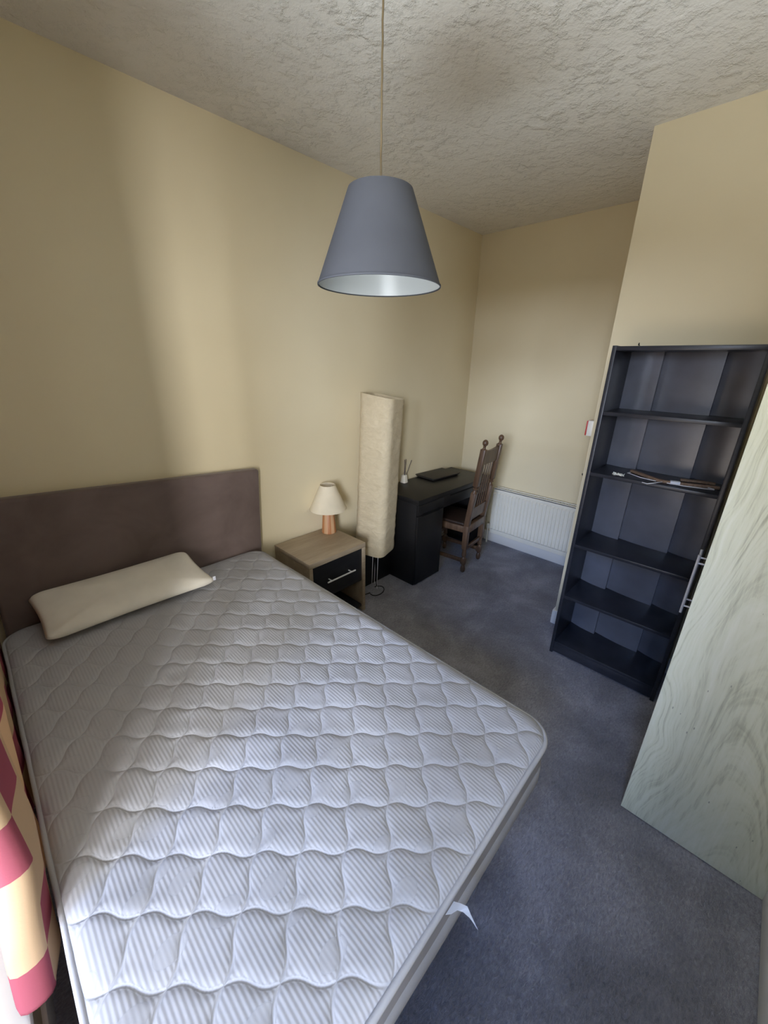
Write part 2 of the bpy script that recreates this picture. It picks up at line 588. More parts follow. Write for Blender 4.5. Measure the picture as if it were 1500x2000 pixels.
# ------------------------------------------------------------------ bed
MX0, MX1, MY0, MY1, MZT, MZB = -0.119, 1.091, -1.966, -0.093, 0.612, 0.425
base = thing('bed_base', 'low grey cloth bed base under the white quilted mattress', 'bed', ((MX0 + MX1) / 2, (MY0 + MY1) / 2, 0))
hx, hy = (MX1 - MX0) / 2 - .11, (MY1 - MY0) / 2 - .11
bpart('platform', 'divan', base, -hx, hx, -hy, hy, 0.10, MZB - .003, bev=.01)
for sx in (-1, 1):
    for sy in (-1, 1):
        part('leg', 'dark', base, lambda bm: lathe(bm, [(.02, 0), (.03, .02), (.03, .10)], 16, sx * (hx - .08), sy * (hy - .08)))

PITX, PITY = 0.149, 0.147


def quilt_depth(x, y):
    a = (x - .379) / PITX + (y + 1.879) / PITY
    b = (x - .379) / PITX - (y + 1.879) / PITY
    aa = a - .055 * math.sin(2 * PI * b)
    bb = b - .055 * math.sin(2 * PI * a)
    da = abs(aa - round(aa)) * 0.105
    db = abs(bb - round(bb)) * 0.105
    d = min(da, db)
    k = min(1.0, d / 0.030)
    puff = 1 - (1 - k) ** 3.0
    groove = -math.exp(-(d / 0.0035) ** 2) * 0.25
    return puff + groove


def rr_map(u, v, x0, x1, y0, y1, R):
    """square parameters 0..1 -> rounded rectangle"""
    x, y = x0 + u * (x1 - x0), y0 + v * (y1 - y0)
    cx = min(max(x, x0 + R), x1 - R)
    cy = min(max(y, y0 + R), y1 - R)
    dx, dy = x - cx, y - cy
    if dx and dy:
        m_ = max(abs(dx), abs(dy))
        l = math.hypot(dx, dy)
        return cx + dx * m_ / l, cy + dy * m_ / l, m_
    return x, y, max(abs(dx), abs(dy))


def edge_dist(x, y, x0, x1, y0, y1, R):
    cx = min(max(x, x0 + R), x1 - R)
    cy = min(max(y, y0 + R), y1 - R)
    d = math.hypot(x - cx, y - cy)
    if d > 0:
        return R - d
    return min(x - x0, x1 - x, y - y0, y1 - y)


CR = 0.085
mat_t = thing('mattress', 'white quilted double mattress with a wavy diamond stitch on the bed base', 'mattress', (MX0, MY0, 0), 0.0066)
W_, L_ = MX1 - MX0, MY1 - MY0


def top_panel(bm):
    nx, ny = 250, 384
    g = []
    for j in range(ny + 1):
        row = []
        for i in range(nx + 1):
            x, y, _ = rr_map(i / nx, j / ny, 0.012, W_ - .012, 0.012, L_ - .012, CR)
            e = max(0.0, edge_dist(x, y, .012, W_ - .012, .012, L_ - .012, CR))
            s = min(1.0, e / 0.055)
            rim = math.sqrt(max(0.0, 1 - (1 - s) ** 2))
            wx, wy = x + MX0, y + MY0
            crown = 0.004 * math.sin(PI * x / W_) * math.sin(PI * y / L_)
            wr = noise.noise(Vector((wx * 5.5 + wy * 2.5, wy * 6.5 - wx * 3.0, 1.3))) * 0.0058
            wr += noise.noise(Vector((wx * 16 + wy * 7, wy * 17 - wx * 9, 5.1))) * 0.0016
            z = MZT - .022 + .022 * rim + crown + (0.0034 * quilt_depth(wx, wy) + wr) * min(1.0, e / .02)
            row.append(bm.verts.new((x, y, z)))
        g.append(row)
    for j in range(ny):
        for i in range(nx):
            bm.faces.new((g[j][i], g[j][i + 1], g[j + 1][i + 1], g[j + 1][i]))


def rr_outline(x0, x1, y0, y1, R, n=10):
    o = []
    for cx, cy, a0 in ((x1 - R, y0 + R, -PI / 2), (x1 - R, y1 - R, 0), (x0 + R, y1 - R, PI / 2), (x0 + R, y0 + R, PI)):
        for i in range(n + 1):
            a = a0 + PI / 2 * i / n
            o.append((cx + R * math.cos(a), cy + R * math.sin(a)))
    return o


def dense_outline(x0, x1, y0, y1, R, step=.03):
    p = rr_outline(x0, x1, y0, y1, R)
    o = []
    for a, b in zip(p, p[1:] + p[:1]):
        n = max(1, int(math.hypot(b[0] - a[0], b[1] - a[1]) / step))
        for k in range(n):
            o.append((a[0] + (b[0] - a[0]) * k / n, a[1] + (b[1] - a[1]) * k / n))
    return o


def skin_loop(bm, outline, prof):
    """prof: (outset, z); vertical band following the outline"""
    n = len(outline)
    rows = []
    for out, z in prof:
        row = []
        for i, (x, y) in enumerate(outline):
            px, py = outline[i - 1]
            qx, qy = outline[(i + 1) % n]
            t = Vector((qx - px, qy - py, 0)).normalized()
            wob = noise.noise(Vector((x * 6, y * 6, z * 20))) * .0025
            row.append(bm.verts.new((x + t.y * (out + wob), y - t.x * (out + wob), z + noise.noise(Vector((x * 4, y * 4, 9))) * .003)))
        rows.append(row)
    for a, b in zip(rows, rows[1:]):
        for i in range(n):
            bm.faces.new((a[i], a[(i + 1) % n], b[(i + 1) % n], b[i]))
    return rows


OUT = dense_outline(0.008, W_ - .008, 0.008, L_ - .008, CR)
part('quilted_top', 'quilt', mat_t, top_panel, 180)
part('edge_tape', 'tape', mat_t, lambda bm: skin_loop(bm, OUT, [(-.012, MZT - .022), (-.008, MZT - .014), (-.003, MZT - .012), (.002, MZT - .015), (.004, MZT - .022), (.003, MZT - .032), (-.003, MZT - .036)]), 60)
part('side_border', 'border', mat_t, lambda bm: skin_loop(bm, OUT, [(-.003, MZT - .036), (-.006, MZT - .06), (-.002, MZT - .10), (-.004, MZB + .062)]), 60)


def bottom_band(bm):
    rows = skin_loop(bm, OUT, [(-.004, MZB + .064), (.0005, MZB + .060), (.0015, MZB + .03), (.0005, MZB + .008), (-.006, MZB)])
    bm.faces.new(rows[-1])


part('bottom_edge_tape', 'lowertape', mat_t, bottom_band, 60)


def care_tag(bm):
    # satin ribbon that leaves the seam, twists and curls down; world points minus the mattress origin
    c = [(.474, -1.967, .596), (.482, -1.978, .598), (.494, -1.987, .594), (.503, -1.995, .573), (.526, -2.000, .517), (.545, -2.002, .467), (.566, -2.003, .412)]
    wd = [.016, .0155, .013, .009, .0055, .004, .0022]
    tw = [0.0, .15, .45, .8, 1.05, 1.15, 1.2]
    rows = []
    for i, p in enumerate(c):
        p = Vector(p) - Vector((MX0, MY0, 0))
        side = Vector((-1.0, 0.0, 0.0)) * math.cos(tw[i]) + Vector((0.25, .9, 0.35)) * math.sin(tw[i])
        side.normalize()
        rows.append([bm.verts.new(p - side * wd[i]), bm.verts.new(p + side * wd[i])])
    for a, b in zip(rows, rows[1:]):
        bm.faces.new((a[0], a[1], b[1], b[0]))
    bmesh.ops.solidify(bm, geom=bm.faces[:], thickness=.0006)


ct = part('care_tag', 'satin', mat_t, care_tag, 80)
ct['label'] = 'white satin ribbon tag hanging from the foot seam'

# headboard
hb = thing('headboard', 'brown suede headboard standing behind the pillow against the cream wall', 'headboard', (0.49, -0.0445, 0.42))


def hb_mesh(bm):
    rot = Matrix.Rotation(math.radians(3.4), 4, 'Y')
    box(bm, -.608, .604, -.034, .030, -.26, .714, bev=.016, seg=4, rot=rot)


part('padded_panel', 'suede', hb, hb_mesh, 50)
for sx in (-.40, .40):
    bpart('strut', 'dark', hb, sx - .03, sx + .03, .01, .035, -.42, -.25, bev=.003)

# pillow
pl = thing('pillow', 'flat ivory pillow leaning on the brown headboard', 'pillow', (0.335, -0.245, 0.6))


def pillow_mesh(bm):
    nx, ny = 60, 36
    FL, FR, BR, BL = Vector((.003, -.383, .652)), Vector((.68, -.392, .652)), Vector((.642, -.112, .735)), Vector((-.012, -.112, .742))
    org = Vector((0.335, -0.245, 0.6))
    up = Vector((0, -.30, .95)).normalized()
    faces = {}
    for s in (1, -1):
        g = []
        for j in range(ny + 1):
            row = []
            for i in range(nx + 1):
                u, v, _ = rr_map(i / nx, j / ny, 0, 1.0, 0, 1.0, .10)
                # edges pulled in between the corners
                uu = u + (.5 - u) * .035 * math.sin(PI * v)
                vv = v + (.5 - v) * .05 * math.sin(PI * u)
                p = (FL * (1 - uu) + FR * uu) * (1 - vv) + (BL * (1 - uu) + BR * uu) * vv
                ed = max(0.0, edge_dist(u, v, 0, 1, 0, 1, .10)) * 2
                e = (1 - (1 - min(1.0, ed)) ** 2.4) ** .5
                th = (.048 if s > 0 else .026) * e
                th += .004 * e * noise.noise(Vector((p.x * 6, p.y * 9, s * 3)))
                row.append((p + up * th * s) - org)
            g.append(row)
        faces[s] = g
    vmap = {}

    def vert(s, i, j):
        k = (s if 0 < i < nx and 0 < j < ny else 0, i, j)
        if k not in vmap:
            vmap[k] = bm.verts.new(faces[s][j][i])
        return vmap[k]
    for s in (1, -1):
        for j in range(ny):
            for i in range(nx):
                bm.faces.new((vert(s, i, j), vert(s, i + 1, j), vert(s, i + 1, j + 1), vert(s, i, j + 1)))


part('cushion', 'pillow', pl, pillow_mesh, 180)
pt_ = bpart('label_tag', 'satin', pl, .331, .345, -.1305, -.1295, .055, .077, bev=.0002)

# ------------------------------------------------------------------ curtain
cu = bpy.data.meshes.new('curtain')


def curtain_obj():
    bm = bmesh.new()
    path = []
    n = 150
    for i in range(n + 1):
        t = i / n
        y = -.06 - 1.325 * t
        x = .009 * math.sin(2 * PI * (t * 5.5 + .1)) * (0.5 + .5 * t)
        path.append((x, y))
    x0 = path[n][0]
    for dx, y in ((-.003, -1.403), (-.010, -1.413), (-.022, -1.418), (-.036, -1.419), (-.050, -1.416), (-.060, -1.408), (-.063, -1.396)):
        path.append((x0 + dx, y))
    n_out = len(path) - 1
    for i in range(1, 9):
        path.append((x0 - .063 - .0008 * i, -1.396 + .012 * i))
    zs = [.435 + (2.38 - .435) * (k / 60) ** 1.25 for k in range(61)]
    uv = bm.loops.layers.uv.new('UVMap')
    arcl = [0]
    for a, b in zip(path, path[1:]):
        arcl.append(arcl[-1] + math.hypot(a[0] - b[0], a[1] - b[1]))
    rows = []
    for z in zs:
        row = []
        k1 = max(0.0, min(1.0, (z - .45) / .36))
        k2 = max(0.0, min(1.0, (z - .62) / .30))
        for i, (x, y) in enumerate(path):
            t = min(1.0, i / n)
            drop = .012 * math.sin(i * .13) * max(0, 1 - (z - .435) * 3)
            wv = noise.noise(Vector((y * 7, z * 4, 2))) * .006
            w_ = max(0.0, (t - .72) / .28)
            xb = (1 - w_) * (-.136 + .028 * k2) + w_ * (-.150 + .046 * k1)
            row.append(bm.verts.new((xb + x + wv * .5, y, z + drop)))
        rows.append(row)
    for j in range(len(zs) - 1):
        for i in range(len(path) - 1):
            f = bm.faces.new((rows[j][i], rows[j][i + 1], rows[j + 1][i + 1], rows[j + 1][i]))
            for lp, (ii, jj) in zip(f.loops, ((i, j), (i + 1, j), (i + 1, j + 1), (i, j + 1))):
                lp[uv].uv = (arcl[n_out] - arcl[ii] + 2.55, zs[jj] - .435)
    return bm


cur = obj('curtain', curtain_obj(), 'curtain', None, 180)
sm = cur.modifiers.new('thickness', 'SOLIDIFY')
sm.thickness = .0016
tag(cur, 'cream curtain with rose red checks hanging between the mattress and the window', 'curtain')

part('curtain_rail', 'gloss', cur, lambda bm: tube(bm, [(-.108, -2.58, 2.392), (-.108, -1.3, 2.392), (-.108, -.02, 2.392)], .011, 12))
for yb in (-2.5, -1.5, -.3):
    part('rail_bracket', 'gloss', cur, lambda bm: tube(bm, [(-.108, yb, 2.40), (XW, yb, 2.40)], .006, 8))

# ------------------------------------------------------------------ nightstand and its lamp
NX0, NX1, NY0, NY1, NZ = 1.225, 1.697, -0.018, -0.409, 0.546
ns = thing('nightstand', 'pale oak nightstand with one black drawer beside the bed', 'nightstand', ((NX0 + NX1) / 2, (NY0 + NY1) / 2, 0))
a_, b_ = (NX1 - NX0) / 2, (NY0 - NY1) / 2
bpart('top', 'oak', ns, -a_, a_, -b_, b_, NZ - .036, NZ)
bpart('side_panel', 'oak', ns, -a_, -a_ + .026, -b_, b_, 0, NZ - .036)
bpart('side_panel', 'oak', ns, a_ - .026, a_, -b_, b_, 0, NZ - .036)
bpart('back_panel', 'blackwood', ns, -a_ + .026, a_ - .026, b_ - .012, b_ - .002, .03, NZ - .036)
bpart('bottom_shelf', 'blackwood', ns, -a_ + .026, a_ - .026, -b_ + .012, b_ - .012, .035, .055)
bpart('drawer_box', 'blackwood', ns, -a_ + .03, a_ - .03, -b_ + .03, b_ - .014, .262, .49, bev=.001)
dr = bpart('drawer_front', 'black', ns, -a_ + .0285, a_ - .0285, -b_ + .008, -b_ + .028, .255, NZ - .040)
dr['label'] = 'black lacquered drawer front with a bar handle'


def bar_handle(bm, p, q, out, r=.005, inset=.14):
    p, q, out = Vector(p), Vector(q), Vector(out)
    tube(bm, [p, p * .5 + q * .5, q], r, 10)
    for t in (inset, 1 - inset):
        c = p.lerp(q, t)
        tube(bm, [c, c - out], r * .8, 8)


part('handle', 'steel', dr, lambda bm: bar_handle(bm, (-.118, -b_ - .026, .385), (.118, -b_ - .026, .385), (0, -.034, 0), .0052))

tl = thing('table_lamp', 'small table lamp with a cream cone shade and banded wooden base on the nightstand', 'lamp', (1.629, -.095, NZ))
part('base', 'beech', tl, lambda bm: lathe(bm, [(.050, 0), (.053, .004), (.040, .175), (.037, .18)], 24))
part('stem', 'steel', tl, lambda bm: lathe(bm, [(.008, .178), (.008, .30)], 12))


def cone_shade(bm, r0, z0, r1, z1, t=.002, seg=56):
    lathe(bm, [(r0, z0), (r1, z1), (r1 - t, z1), (r0 - t, z0)], seg, closed=True)


part('lamp_shade', 'cream', tl, lambda bm: cone_shade(bm, .130, .182, .054, .356), 50)
part('lower_rim', 'cream', tl, lambda bm: cone_shade(bm, .1315, .180, .1285, .188, .004), 50)
part('upper_rim', 'cream', tl, lambda bm: cone_shade(bm, .0555, .350, .0545, .358, .004), 50)
part('spider_fitting', 'steel', tl, lambda bm: [tube(bm, [(0, 0, .30), (.05 * math.cos(a), .05 * math.sin(a), .34)], .0015, 6) for a in (.3, 2.4, 4.5)])

# ------------------------------------------------------------------ floor lamp (square paper column on wire legs)
fl = thing('floor_lamp', 'tall crinkled rice paper floor lamp on wire legs between nightstand and desk', 'floor lamp', (1.975, -.225, 0), math.radians(17))


def paper_shade(bm):
    R = .055
    ol = rr_outline(-.124, .124, -.124, .124, R, 6)
    pts = []
    for a, b in zip(ol, ol[1:] + ol[:1]):
        n = max(1, int(math.hypot(b[0] - a[0], b[1] - a[1]) / .018))
        pts += [(a[0] + (b[0] - a[0]) * k / n, a[1] + (b[1] - a[1]) * k / n) for k in range(n)]
    nz = 84
    rows = []
    for s in (1, 0):
        prev = None
        for k in range(nz + 1):
            z = .335 + 1.165 * k / nz
            row = []
            for x, y in pts:
                d = Vector((x, y, 0)).normalized()
                low = max(0.0, 1 - (z - .335) / .75)
                w = noise.noise(Vector((x * 14, y * 14, z * 22))) * .0038 + noise.noise(Vector((x * 5 + z * 4, y * 5, z * 30))) * .005 * (.35 + low)
                w += (.010 * math.sin((z - .335) * 40) * math.exp(-(z - .335) * 30))
                top = 1.0 + (.02 if z > 1.45 else 0)
                sh_ = .042 * (z - .335) / 1.165           # the column stands a little out of true
                q = Vector((x + sh_ * .78, y - sh_ * .68, 0)) * top + d * (w - (0 if s else .002))
                slope = .16 * (q.x * .454 - q.y * .891) * max(0.0, (z - .9) / .6)
                row.append(bm.verts.new((q.x, q.y, z - slope)))
            if prev:
                for i in range(len(row)):
                    f = (prev[i], prev[(i + 1) % len(row)], row[(i + 1) % len(row)], row[i])
                    bm.faces.new(f if s else f[::-1])
            rows.append((s, k, row))
            prev = row
    o = {(s, k): r for s, k, r in rows}
    for k in (0, nz):
        a, b = o[(1, k)], o[(0, k)]
        for i in range(len(a)):
            bm.faces.new((a[i], a[(i + 1) % len(a)], b[(i + 1) % len(a)], b[i]))


part('paper_shade', 'paper', fl, paper_shade, 50)
for sx, sy in ((-.6, -1.0), (.9, .55), (.5, 1.1)):
    part('wire_leg', 'steel', fl, lambda bm: tube(bm, [(sx * .03 + .028, sy * .03 - .024, 1.38), (sx * .03, sy * .03, .02), (sx * .032, sy * .032, .006), (sx * .05, sy * .04, .004)], .0028, 8))
for zz in (.42, 1.38):
    part('wire_ring', 'steel', fl, lambda bm: tube(bm, [(x * .03 + (zz / 1.38) * .028, y * .03 - (zz / 1.38) * .024, zz) for x, y in ((-1, -1), (1, -1), (1, 1), (-1, 1), (-1, -1))], .003, 6))
part('lamp_holder', 'whiteplastic', fl, lambda bm: lathe(bm, [(.02, .42), (.02, .48), (.012, .49), (.026, .52), (.028, .55), (.012, .575)], 16))
part('power_cord', 'blackcable', fl, lambda bm: tube(bm, [(0, 0, .42), (-.01, -.01, .2), (-.02, -.03, .02)] + [(-.06 + .075 * math.cos(a), -.055 + .05 * math.sin(a), .005) for a in [1.0 - k * .35 for k in range(15)]] + [(-.25, .05, .005), (-.27, .20, .005)], .0035, 8))

bx = thing('storage_box', 'low plain black box on the carpet behind the paper floor lamp', 'box', (1.975, -.102, 0))
bpart('body', 'desk', bx, -.22, .22, -.085, .085, 0.004, .285, bev=.003)
bpart('lid', 'desk', bx, -.223, .223, -.088, .086, .285, .305, bev=.003)

# ------------------------------------------------------------------ desk
DX0, DX1, DY0, DY1, DZ = 2.203, 3.255, -.018, -.456, .742
dk = thing('desk', 'black brown writing desk with a left drawer pedestal in the far corner', 'desk', (DX0, DY1, 0))
dw, dd = DX1 - DX0, DY0 - DY1
bpart('desk_top', 'desk', dk, -.008, dw, -.008, dd, DZ - .03, DZ, bev=.003)
bpart('top_rail', 'desk', dk, 0, dw - .005, 0, dd - .02, DZ - .044, DZ - .030, bev=.001)
bpart('pedestal', 'desk', dk, 0, .335, .018, dd - .01, .0, DZ - .044, bev=.002)
pd = bpart('pedestal_door', 'desk', dk, .002, .333, 0, .018, .012, .605, bev=.002)
df = bpart('drawer_front', 'desk', dk, .002, .333, 0, .018, .612, DZ - .046, bev=.002)
bpart('finger_slot', 'slot', pd, .055, .28, -.0012, .012, .598, .620, bev=0)
ap = bpart('wide_drawer', 'desk', dk, .338, dw - .03, .004, dd - .06, .60, DZ - .046, bev=.002)
bpart('finger_slot', 'slot', ap, .42, dw - .12, .0025, .01, .684, .6955, bev=0)
bpart('side_panel', 'desk', dk, dw - .028, dw - .006, .005, dd - .01, 0, DZ - .044, bev=.002)
bpart('back_panel', 'desk', dk, .335, dw - .028, dd - .04, dd - .024, .30, .60, bev=.001)

lt = thing('laptop', 'flat closed black laptop lying on the black desk', 'laptop', (2.885, -.128, DZ))
lt.rotation_euler = (0, 0, math.radians(-4.0))
bpart('base', 'laptop', lt, -.178, .182, -.098, .108, .004, .016, bev=.003)
bpart('lid', 'laptop', lt, -.186, .186, -.112, .112, .0165, .024, bev=.002)
for sx in (-.15, .15):
    bpart('rubber_foot', 'slot', lt, sx - .02, sx + .02, -.092, -.08, 0, .005, bev=.001)

rd = thing('reed_diffuser', 'small white ceramic reed diffuser with three dark sticks on the desk', 'diffuser', (2.485, -.062, DZ))


def flared(bm):
    rows = []
    for r, z in ((.024, 0), (.027, .003), (.018, .068), (.0165, .07), (.012, .07), (.012, .03)):
        rows.append([bm.verts.new((x, y, z)) for x, y in rr_outline(-r, r, -r, r, r * .35, 3)])
    for a, b in zip(rows, rows[1:]):
        for i in range(len(a)):
            bm.faces.new((a[i], a[(i + 1) % len(a)], b[(i + 1) % len(a)], b[i]))
    bm.faces.new(rows[0][::-1])
    bm.faces.new(rows[-1])


part('bottle', 'ceramic', rd, flared, 40)
for q in ((.002, .004, .20), (.014, .0, .203), (.062, -.022, .192)):
    part('reed', 'reed', rd, lambda bm: tube(bm, [(0.0, 0, .032), (q[0] * .33, q[1] * .33, .07), q], .0028, 6))

# ------------------------------------------------------------------ dining chair
ch = thing('dining_chair', 'tall turned dark oak chair with ball finials and dark seat at the desk', 'chair', (2.852, -.578, 0), math.radians(6.5))
HW, SD, SZ = .158, .36, .435          # half width at the posts, seat depth, seat height


def sq(bm, p, q, w, d, bev=.004):
    """square bar from p to q (mostly vertical)"""
    p, q = Vector(p), Vector(q)
    ln = (q - p).length
    vs = box(bm, -w / 2, w / 2, -d / 2, d / 2, 0, ln, bev=bev)
    rot = Vector((0, 0, 1)).rotation_difference((q - p).normalized()).to_matrix().to_4x4()
    mt = Matrix.Translation(p) @ rot
    for v in vs:
        v.co = mt @ v.co


def along(p, q):
    p, q = Vector(p), Vector(q)
    return Matrix.Translation(p) @ Vector((0, 0, 1)).rotation_difference((q - p).normalized()).to_matrix().to_4x4()


RAKE = .076                            # how far the top of the back leans to the rear


def back_pt(x, z):
    return (x, -RAKE * (z - SZ) / (1.09 - SZ) if z > SZ else 0, z)


for s in (-1, 1):
    def rear(bm):
        x = s * HW
        lathe(bm, [(.013, 0), (.019, .01), (.021, .035), (.015, .06), (.012, .066), (.020, .075), (.022, .083)], 16, x, 0)
        sq(bm, (x, 0, .083), (x, 0, .135), .043, .043)
        lathe(bm, [(.020, .133), (.013, .146), (.021, .158), (.021, .175), (.018, .20), (.020, .225)], 16, x, 0)
        sq(bm, (x, 0, .222), (x, 0, SZ + .005), .043, .043)
        sq(bm, back_pt(x, SZ), back_pt(x, .735), .043, .043, .004)
        m_ = along(back_pt(x, .733), back_pt(x, .80))
        lathe(bm, [(.026, 0), (.013, .022), (.013, .028), (.021, .034), (.021, .040), (.013, .046), (.024, .064)], 16, 0, 0, m_)
        sq(bm, back_pt(x, .793), back_pt(x, 1.098), .043, .043, .005)
    leg = part('rear_leg', 'chair', ch, rear, 40)

    def finial(bm):
        m_ = along(back_pt(s * HW, 1.093), back_pt(s * HW, 1.2))
        lathe(bm, [(.019, .0), (.012, .012), (.009, .02), (.013, .025), (.009, .031)] +
              [(max(.002, .0225 * math.sin(a)), .054 - .026 * math.cos(a)) for a in [.35 + k * (PI - .4) / 10 for k in range(11)]], 20, 0, 0, m_)
    part('finial', 'chair', leg, finial, 60)

    def front(bm):
        x, y = s * HW * 1.02, SD
        lathe(bm, [(.013, 0), (.019, .01), (.021, .035), (.015, .06), (.012, .066), (.020, .075), (.022, .083)], 16, x, y)
        sq(bm, (x, y, .083), (x, y, .135), .042, .042)
        lathe(bm, [(.019, .133), (.012, .15), (.020, .165), (.016, .19), (.020, .25), (.021, .285), (.012, .305), (.019, .318), (.019, .33)], 16, x, y)
        sq(bm, (x, y, .328), (x, y, SZ - .012), .042, .042)
    part('front_leg', 'chair', ch, front, 40)
    bpart('side_rail', 'chair', ch, s * HW - .018, s * HW + .018, -.012, SD + .02, SZ - .062, SZ - .004, bev=.006)
    bpart('stretcher', 'chair', ch, s * HW - .011, s * HW + .011, .015, SD - .015, .092, .124, bev=.004)
bpart('rear_stretcher', 'chair', ch, -HW + .02, HW - .02, -.011, .011, .205, .24, bev=.004)
bpart('front_stretcher', 'chair', ch, -HW + .02, HW - .02, SD - .011, SD + .011, .21, .245, bev=.004)
bpart('front_rail', 'chair', ch, -HW + .018, HW - .018, SD - .018, SD + .018, SZ - .062, SZ - .004, bev=.006)
bpart('rear_rail', 'chair', ch, -HW + .018, HW - .018, -.026, .014, SZ - .062, SZ + .01, bev=.006)
bpart('seat', 'leather', ch, -HW - .012, HW + .012, .024, SD + .024, SZ - .004, SZ + .022, bev=.010, seg=3)['label'] = 'dark brown leather seat pad'


def rail_between(z0, z1, th, bow=0.0):
    def fn(bm):
        n = 12
        prof = []
        for i in range(n + 1):
            x = -HW + .018 + (2 * HW - .036) * i / n
            dip = bow * (1 - (2 * i / n - 1) ** 2)
            prof.append((x, z0, z1 + dip))
        for side in (0,):
            vs = []
            for x, a, b in prof:
                for z in (a, b):
                    p = Vector(back_pt(x, z))
                    vs.append([bm.verts.new(p + Vector((0, -th / 2, 0))), bm.verts.new(p + Vector((0, th / 2, 0)))])
            for i in range(n):
                l0, h0, l1, h1 = vs[2 * i], vs[2 * i + 1], vs[2 * i + 2], vs[2 * i + 3]
                bm.faces.new((l0[0], l1[0], h1[0], h0[0]))
                bm.faces.new((l0[1], h0[1], h1[1], l1[1]))
                bm.faces.new((h0[0], h1[0], h1[1], h0[1]))
                bm.faces.new((l0[0], l0[1], l1[1], l1[0]))
            for k in (0, n):
                l, h = vs[2 * k], vs[2 * k + 1]
                bm.faces.new((l[0], h[0], h[1], l[1]))
    return fn


part('top_rail', 'chair', ch, rail_between(.962, 1.086, .022, -.014), 40)
part('lower_rail', 'chair', ch, rail_between(.485, .590, .022), 40)
for k in range(5):
    x = (k - 2) * .046
    part('spindle', 'chair', ch, lambda bm: sq(bm, back_pt(x, .585), back_pt(x, .968), .014, .009, .003))

# ------------------------------------------------------------------ radiator
RX, RY0, RY1, RZ0, RZ1 = 3.37, -1.40, -.455, .130, .600
ra = thing('radiator', 'white ribbed panel radiator on the far wall beside the chair', 'radiator', (RX, RY0, RZ0))
rl, rh = RY1 - RY0, RZ1 - RZ0


def rad_panel(x_front, flip):
    def fn(bm):
        nf = int(rl / .0315)
        p = rl / nf
        prof = []                    # (y, x) ribs
        for k in range(nf):
            y0 = k * p
            for t, d in ((0, 1), (.72, 1), (.80, 0), (.92, 0)):
                prof.append((y0 + t * p, d))
        prof.append((rl, 1))
        zr = [(0, 0), (.040, 0), (.052, 1), (rh - .052, 1), (rh - .040, 0), (rh - .006, 0), (rh, -.5)]
        rows = []
        for z, w in zr:
            rows.append([bm.verts.new((x_front + flip * (-.011 * (d * w if w > 0 else w)), y, z)) for y, d in prof])
        for a, b in zip(rows, rows[1:]):
            for i in range(len(a) - 1):
                bm.faces.new((a[i], a[i + 1], b[i + 1], b[i]))
        ext = bmesh.ops.extrude_face_region(bm, geom=bm.faces[:])
        for v in ext['geom']:
            if isinstance(v, bmesh.types.BMVert):
                v.co.x += flip * .006
    return fn


part('front_panel', 'rad', ra, rad_panel(.004, 1), 25)
bpart('rear_panel', 'rad', ra, .060, .070, 0, rl, 0, rh, bev=.003)
bpart('side_cover', 'rad', ra, .006, .074, rl, rl + .004, .03, rh - .004, bev=.0015)
bpart('side_cover', 'rad', ra, .006, .074, -.004, 0, .03, rh - .004, bev=.0015)
part('top_grille', 'rad', ra, lambda bm: [box(bm, .012, .062, y * .019 + .006, y * .019 + .016, rh - .006, rh - .003) for y in range(int(rl / .019))] + [box(bm, .004, .012, 0, rl, rh - .012, rh + .001), box(bm, .062, .074, 0, rl, rh - .012, rh + .001)], None)['kind'] = 'stuff'
for yb in (.15, rl - .2):
    part('bracket', 'radgap', ra, lambda bm: box(bm, .07, .098, yb, yb + .03, .06, rh - .06), None)
part('valve', 'rad', ra, lambda bm: (tube(bm, [(.035, rl + .004, .03), (.035, rl + .035, .03), (.035, rl + .035, -.128)], .0075, 10), lathe(bm, [(.014, .03), (.016, .035), (.016, .07), (.010, .078)], 16, .035, rl + .035)))

# ------------------------------------------------------------------ bookcase and what lies on it
BX, BYL, BYR, BH, BD = 2.226, -1.5617, -2.134, 1.802, .296
bc = thing('bookcase', 'tall narrow black bookcase with five open shelves against the cream wall', 'bookcase', (BX, BYR, 0))
bw = BYL - BYR
T = .018
bpart('side_panel', 'blackwood', bc, 0, BD, 0, T, 0, BH, bev=.001)
bpart('side_panel', 'blackwood', bc, 0, BD, bw - T, bw, 0, BH, bev=.001)
bpart('top_panel', 'blackwood', bc, .001, BD, T, bw - T, BH - .022, BH - .003, bev=.001)
bpart('plinth', 'blackwood', bc, .004, .02, T, bw - T, .012, .072, bev=.001)
for z in (.078, .412, .750, 1.173, 1.487):
    bpart('shelf', 'blackwood', bc, .003, BD - .012, T, bw - T, z - .009, z + .009, bev=.001)
ys = [T, bw - (1.977 - 1.5617), bw - (1.733 - 1.5617), bw - T]
for k in range(3):
    def strip(bm):
        a, b = ys[k], ys[k + 1]
        n = 10
        rows = []
        for i in range(n + 1):
            t = i / n
            y = a + (b - a) * t
            # each folded strip of the thin back bows and steps at the fold
            x = BD - .012 - .030 * (1 - t ** 2.2)
            rows.append([bm.verts.new((x, y, .02)), bm.verts.new((x, y, BH - .004)), bm.verts.new((BD - .002, y, BH - .004)), bm.verts.new((BD - .002, y, .02))])
        for p, q in zip(rows, rows[1:]):
            for i in range(4):
                bm.faces.new((p[i], q[i], q[(i + 1) % 4], p[(i + 1) % 4]))
        bm.faces.new(rows[0])
        bm.faces.new(rows[-1][::-1])
    part('back_strip', 'blackback', bc, strip, 40)

SZ2 = 1.183
hg = thing('coat_hanger', 'brown wooden coat hanger with pale wire lying on the second shelf of the bookcase', 'hanger', (2.33, -1.90, SZ2))


def H_(p):
    return (p[0] - 2.33, p[1] + 1.90, p[2] - SZ2)


